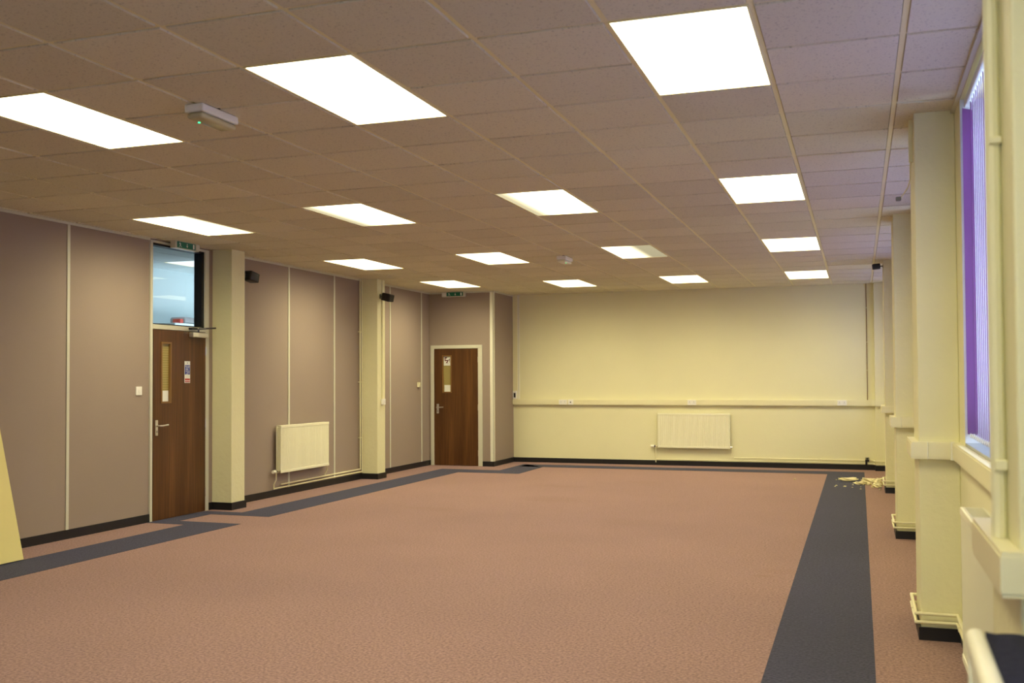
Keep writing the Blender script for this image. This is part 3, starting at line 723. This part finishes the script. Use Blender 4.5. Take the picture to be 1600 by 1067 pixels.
# ------------------------------------------------------------------ windows and blinds
for k, (a, z) in enumerate(wins):
    w = bpy.data.objects.new('window_%d' % (k + 2), None); C.objects.link(w); w.location = (XR, a, WZ0); w['kind'] = 'structure'
    Lw, Hw = z - a, WZ1 - WZ0
    b = MB(); f = .05; X0, X1 = .20, .26
    b.box(X0, X1, 0, f, 0, Hw); b.box(X0, X1, Lw - .13, Lw, 0, Hw); b.box(X0, X1, f, Lw - f, 0, f); b.box(X0, X1, f, Lw - f, Hw - f, Hw)  # far stile made wider to keep daylight off the last slat
    for q in (1 / 3, 2 / 3): b.box(X0, X1, Lw * q - f / 2, Lw * q + f / 2, f, Hw - f)
    b.box(X0, X1, f, Lw - f, Hw * .66, Hw * .66 + f)
    b.build('window_frame', 'alu', w)
    b = MB(); b.box(.225, .231, f, Lw - f, f, Hw - f); b.build('window_pane', 'glass', w)
    b = MB(); b.box(-.03 + .03, .20, 0, Lw, -.022, 0); b.build('window_sill', 'sill', w)
    b = MB(); b.box(0, .20, 0, .012, 0, Hw); b.box(0, .20, Lw - .012, Lw, 0, Hw); b.build('window_reveal', 'alu', w)
    lab = {0: 'purple vertical blind in the window behind the camera', 1: 'purple vertical blind glowing with daylight in the near right window', 2: 'purple vertical blind beyond the wide window side pillar',
           3: 'purple vertical blind beyond the middle window side pillar', 4: 'purple vertical blind in the farthest window'}[k]
    t = thing('vertical_blind', lab, 'blind', (XR + .037, a, 0), 0, 'vertical blinds')
    MB().box(-.020, .022, .03, Lw - .03, WZ1 - .05, WZ1 - .012, .004).build('head_rail', 'alu', t)
    sw, sp = .089, .078; n = int((Lw - .10) / sp)
    me = None
    for i in range(n):
        y = .07 + i * sp + sw / 2
        ang = math.radians(-7.5)
        if i == n - 1: ang = math.radians(-42)
        if i == n - 2: ang = math.radians(-9)
        if me is None:
            b = MB(); nseg = 6; cur = .003
            for q in range(nseg):
                u0, u1 = -sw / 2 + sw * q / nseg, -sw / 2 + sw * (q + 1) / nseg
                c0, c1 = cur * (1 - (2 * u0 / sw) ** 2), cur * (1 - (2 * u1 / sw) ** 2)
                b.prism([(c0, u0), (c1, u1), (c1 + .0008, u1), (c0 + .0008, u0)], 0, WZ1 - .05 - WZ0 - .06)
            so = b.build('slat', 'slat', t); me = so.data
            so.location = (0, y, WZ0 + .05)
        else:
            so = so.copy(); C.objects.link(so); so.location = (0, y, WZ0 + .05)
        so.rotation_euler = (0, 0, ang)
        if i == n - 1: so.location = (-.002, Lw - .040, WZ0 + .05)
    b = MB()
    for i in range(n - 1):
        y = .07 + i * sp + sw / 2
        b.tube([(-.018, y, WZ0 + .055), (-.022, y + sp * .5, WZ0 + .035), (-.018, y + sp, WZ0 + .055)], .0018, 5)
    b.build('bead_chain', 'pvc', t)

# ------------------------------------------------------------------ leaning board
t = thing('leaning_board', 'tall yellow-cream board leaning against the mauve wall at the left edge', 'board', (-6.53, 6.68, 0))
ht = 1.96; dx = (XL + .055) + 6.53; top = math.sqrt(ht * ht - dx * dx)
lean = math.atan2(dx, top)
R = Matrix.Rotation(lean, 4, 'Y')
MB().box(-.036, 0, -.92, 0, .0, ht, .003, 2, R).build('board_panel', 'board', t)
R2 = R
MB().box(-.034, -.002, -.92, -.0, ht, ht + .004, 0, 1, R2).build('board_edge_strip', 'pvc', t)
t.location.z = .0125

# ------------------------------------------------------------------ foreground stand, dark felt top with a rounded cream rail
t = thing('felt_topped_stand', 'cream framed stand with a dark blue felt top in the near right corner', 'stand', (.189, 2.20, 0), math.radians(-1.3))
b = MB()
b.box(.0, .036, -1.0, 0, .945, .992, .016, 4); b.build('rounded_rail', 'edge', t, True)
MB().box(.010, .026, -.995, -.006, .895, .955).build('apron', 'edge', t)
for (x, y) in ((.004, -.012), (.004, -.995), (.254, -.012), (.254, -.995)):
    MB().box(x, x + .022, y - .022 if y > -.5 else y, y if y > -.5 else y + .022, 0, .95).build('leg', 'edge', t)
b = MB()
nx, ny = 24, 60; g = {}
for i in range(nx + 1):
    for j in range(ny + 1):
        x = .036 + .24 * i / nx; y = -.99 + .985 * j / ny
        g[i, j] = b.bm.verts.new((x, y + (random.uniform(-.004, .004) if j == ny else 0), .984 + random.uniform(-.0015, .0015)))
for i in range(nx):
    for j in range(ny): b.bm.faces.new((g[i, j], g[i + 1, j], g[i + 1, j + 1], g[i, j + 1]))
b.box(.036, .276, -.985, -.010, .955, .980)
b.build('felt_top', 'felt', t)
MB().box(.030, .034, -.97, -.035, .30, .895).build('felt_side_panel', 'felt', t)
MB().box(.02, .27, -.97, -.03, .28, .30).build('lower_shelf', 'edge', t)

# ------------------------------------------------------------------ plaster rubble
def chunk(loc, size, label, seed, group=None, name='plaster_chunk', rz=0):
    rnd = random.Random(seed); b = MB()
    bmesh.ops.create_icosphere(b.bm, subdivisions=3 if max(size) > .04 else 1, radius=1)
    ph = [rnd.uniform(0, 6) for _ in range(6)]
    for v in b.bm.verts:
        k = 1 + .28 * math.sin(3.1 * v.co.x + ph[0]) * math.cos(2.3 * v.co.y + ph[1]) + .15 * math.sin(7 * v.co.z + 5 * v.co.x + ph[2]) + rnd.uniform(-.10, .10)
        v.co = Vector((v.co.x * size[0] * k, v.co.y * size[1] * k, max(-.35, v.co.z) * size[2] * k))
    lo = min(v.co.z for v in b.bm.verts)
    for v in b.bm.verts: v.co.z -= lo
    if size[0] > .09:
        for v in b.bm.verts: v.co.z += .02 * (v.co.x / size[0]) ** 2
    o = b.build(name, 'plaster'); o.location = (*loc, .0018); o.rotation_euler = (0, 0, rz)
    return tag(o, label, 'rubble', group)
chunk((-.16, 15.38), (.135, .05, .035), 'long curved flake of plaster lying on the navy carpet stripe', 1, rz=.1)
chunk((.01, 15.02), (.085, .045, .030), 'shorter plaster piece at the right edge of the navy stripe', 2, rz=-.1)
chunk((.155, 15.25), (.11, .05, .045), 'pale plaster slab in the rubble heap left of the far pillar foot', 3, rz=.2)
chunk((.235, 14.95), (.075, .07, .055), 'largest lump of plaster touching the far pillar foot pipes', 4)
chunk((.215, 14.62), (.06, .045, .035), 'plaster lump nearest the camera in the rubble heap', 5)
chunk((.12, 14.93), (.032, .035, .03), 'brownish plaster lump in the middle of the rubble heap', 6)
for i in range(26):
    r = random.Random(i + 40)
    x = r.choice((r.uniform(-.35, .26), r.uniform(.0, .26))); y = r.uniform(14.3, 15.6)
    if i == 0: x, y = -.90, 15.47
    s = r.uniform(.008, .020)
    chunk((x, y), (s, s * r.uniform(.6, 1), s * .6), 'tiny plaster crumb scattered round the far pillar foot', 60 + i, 'plaster crumbs on the carpet', 'plaster_crumb', r.uniform(0, 3))

# ------------------------------------------------------------------ room behind the transom
b = MB(); b.box(-9.03, -8.93, 5.5, 15.5, 0, 3.1); st(b.build('wall_office', 'office_wall'))
b = MB(); b.box(-8.93, XL - .12, 5.4, 5.5, 0, 3.1); b.box(-8.93, XL - .12, 15.5, 15.6, 0, 3.1); st(b.build('wall_office_end', 'office_wall'))
b = MB()
for i in range(4):
    for j in range(18):
        x0 = -8.99 + .6 * i; y0 = 4.86 + .6 * j
        if i == 1 and j == 10: continue
        x1 = min(x0 + .59, XL - .12)
        if x1 - x0 > .05: b.box(x0 + .005, x1, y0 + .005, y0 + .595, 3.0, 3.03)
oc = st(b.build('ceiling_office', 'office_ceil'))
b = MB(); b.box(-9.0, XL - .12, 5.4, 15.6, 3.035, 3.08); st(b.build('ceiling_office_deck', 'foam', oc))
t = thing('ceiling_light', 'ceiling light seen through the glass panel above the nearer door', 'ceiling light', (-8.095, 11.16, 3.0))
MB().box(-.285, .285, -.285, .285, .004, .012).build('diffuser', 'glow_office', t)
frame_b(MB(), .294, .294, .008, 0, .03).build('frame', 'grid', t)
# things stored on top of a cupboard there
t = thing('storage_cupboard', 'tall pale cupboard in the room behind the glass panel', 'cupboard', (-8.6, 11.95, 0))
MB().box(-.30, .25, -.9, .9, 0, 2.235, .004).build('cupboard_body', 'office_wall', t)
MB().box(.25, .268, -.88, -.005, .05, 2.2, .003).build('cupboard_door', 'office_wall', t)
MB().box(.25, .268, .005, .88, .05, 2.2, .003).build('cupboard_door', 'office_wall', t)
b = MB(); b.box(-.12, .12, -.16, .16, 0, .09, .03, 3); o = tag(b.build('document_box', 'foam', smooth=True), 'grey rounded box stored high behind the glass panel', 'box'); o.location = (-8.5, 11.45, 2.2352)
b = MB(); b.box(-.06, .06, -.035, .035, 0, .06, .008, 2); o = tag(b.build('red_box', 'red'), 'small red box at the left of the things stored behind the glass panel', 'box'); o.location = (-8.45, 11.245, 2.2352)
b = MB()
for i in range(9):
    r = random.Random(i); bmesh.ops.create_icosphere(b.bm, subdivisions=2, radius=.045, matrix=Matrix.Translation((r.uniform(-.06, .06), r.uniform(-.12, .12), r.uniform(.045, .09))))
o = tag(b.build('crumpled_bag', 'paper', smooth=False), 'crumpled white bag stored high behind the glass panel', 'bag'); o.location = (-8.48, 11.80, 2.2352)
lp = MB().box(-.55, .55, -.9, .9, 0, .02)
M['office_fill'] = glow('office_fill_glow', (.84, .95, 1.0), 9.0)
lp.build('tmp', 'office_fill') if False else lp.bm.free()
b = MB(); b.box(0, .01, 0, 3.2, 0, 1.2); o = b.build('window_7', 'office_fill'); o.location = (XL - .145, 11.2, 1.0); o['kind'] = 'structure'  # glowing panel added to brighten the office; no window stands in this wall

# ------------------------------------------------------------------ world, camera
w = bpy.data.worlds.new('sky'); bpy.context.scene.world = w; w.use_nodes = True
bg = w.node_tree.nodes['Background']; bg.inputs['Color'].default_value = (.70, .82, 1.0, 1); bg.inputs['Strength'].default_value = 9.5

sc = bpy.context.scene
cam = bpy.data.cameras.new('camera'); co = bpy.data.objects.new('camera', cam); C.objects.link(co)
f, yaw, pitch, roll = 1592.7854, -.3375, .026, -.0049
cam.sensor_width = 36; cam.lens = f / 1600 * 36; cam.shift_x = 17.4352 / 1600; cam.shift_y = 17.6278 / 1600
F = Vector((math.sin(yaw) * math.cos(pitch), math.cos(yaw) * math.cos(pitch), math.sin(pitch)))
Rv = F.cross(Vector((0, 0, 1))).normalized(); U = Rv.cross(F)
R2 = Rv * math.cos(roll) + U * math.sin(roll); U2 = -Rv * math.sin(roll) + U * math.cos(roll)
mw = Matrix((R2, U2, -F)).transposed().to_4x4(); mw.translation = (0, 0, 1.4803); co.matrix_world = mw
cam.clip_start = .05; cam.clip_end = 200
cam.dof.use_dof = True; cam.dof.focus_distance = 10.5; cam.dof.aperture_fstop = 4.0
sc.camera = co
sc.view_settings.view_transform = 'Standard'; sc.view_settings.look = 'None'; sc.view_settings.gamma = 1; sc.view_settings.use_curve_mapping = False
sc.view_settings.exposure = 0.0
sc.cycles.max_bounces = 10; sc.cycles.diffuse_bounces = 6; sc.cycles.transparent_max_bounces = 16
sc.cycles.caustics_reflective = False; sc.cycles.caustics_refractive = False
sc.cycles.sample_clamp_indirect = 6
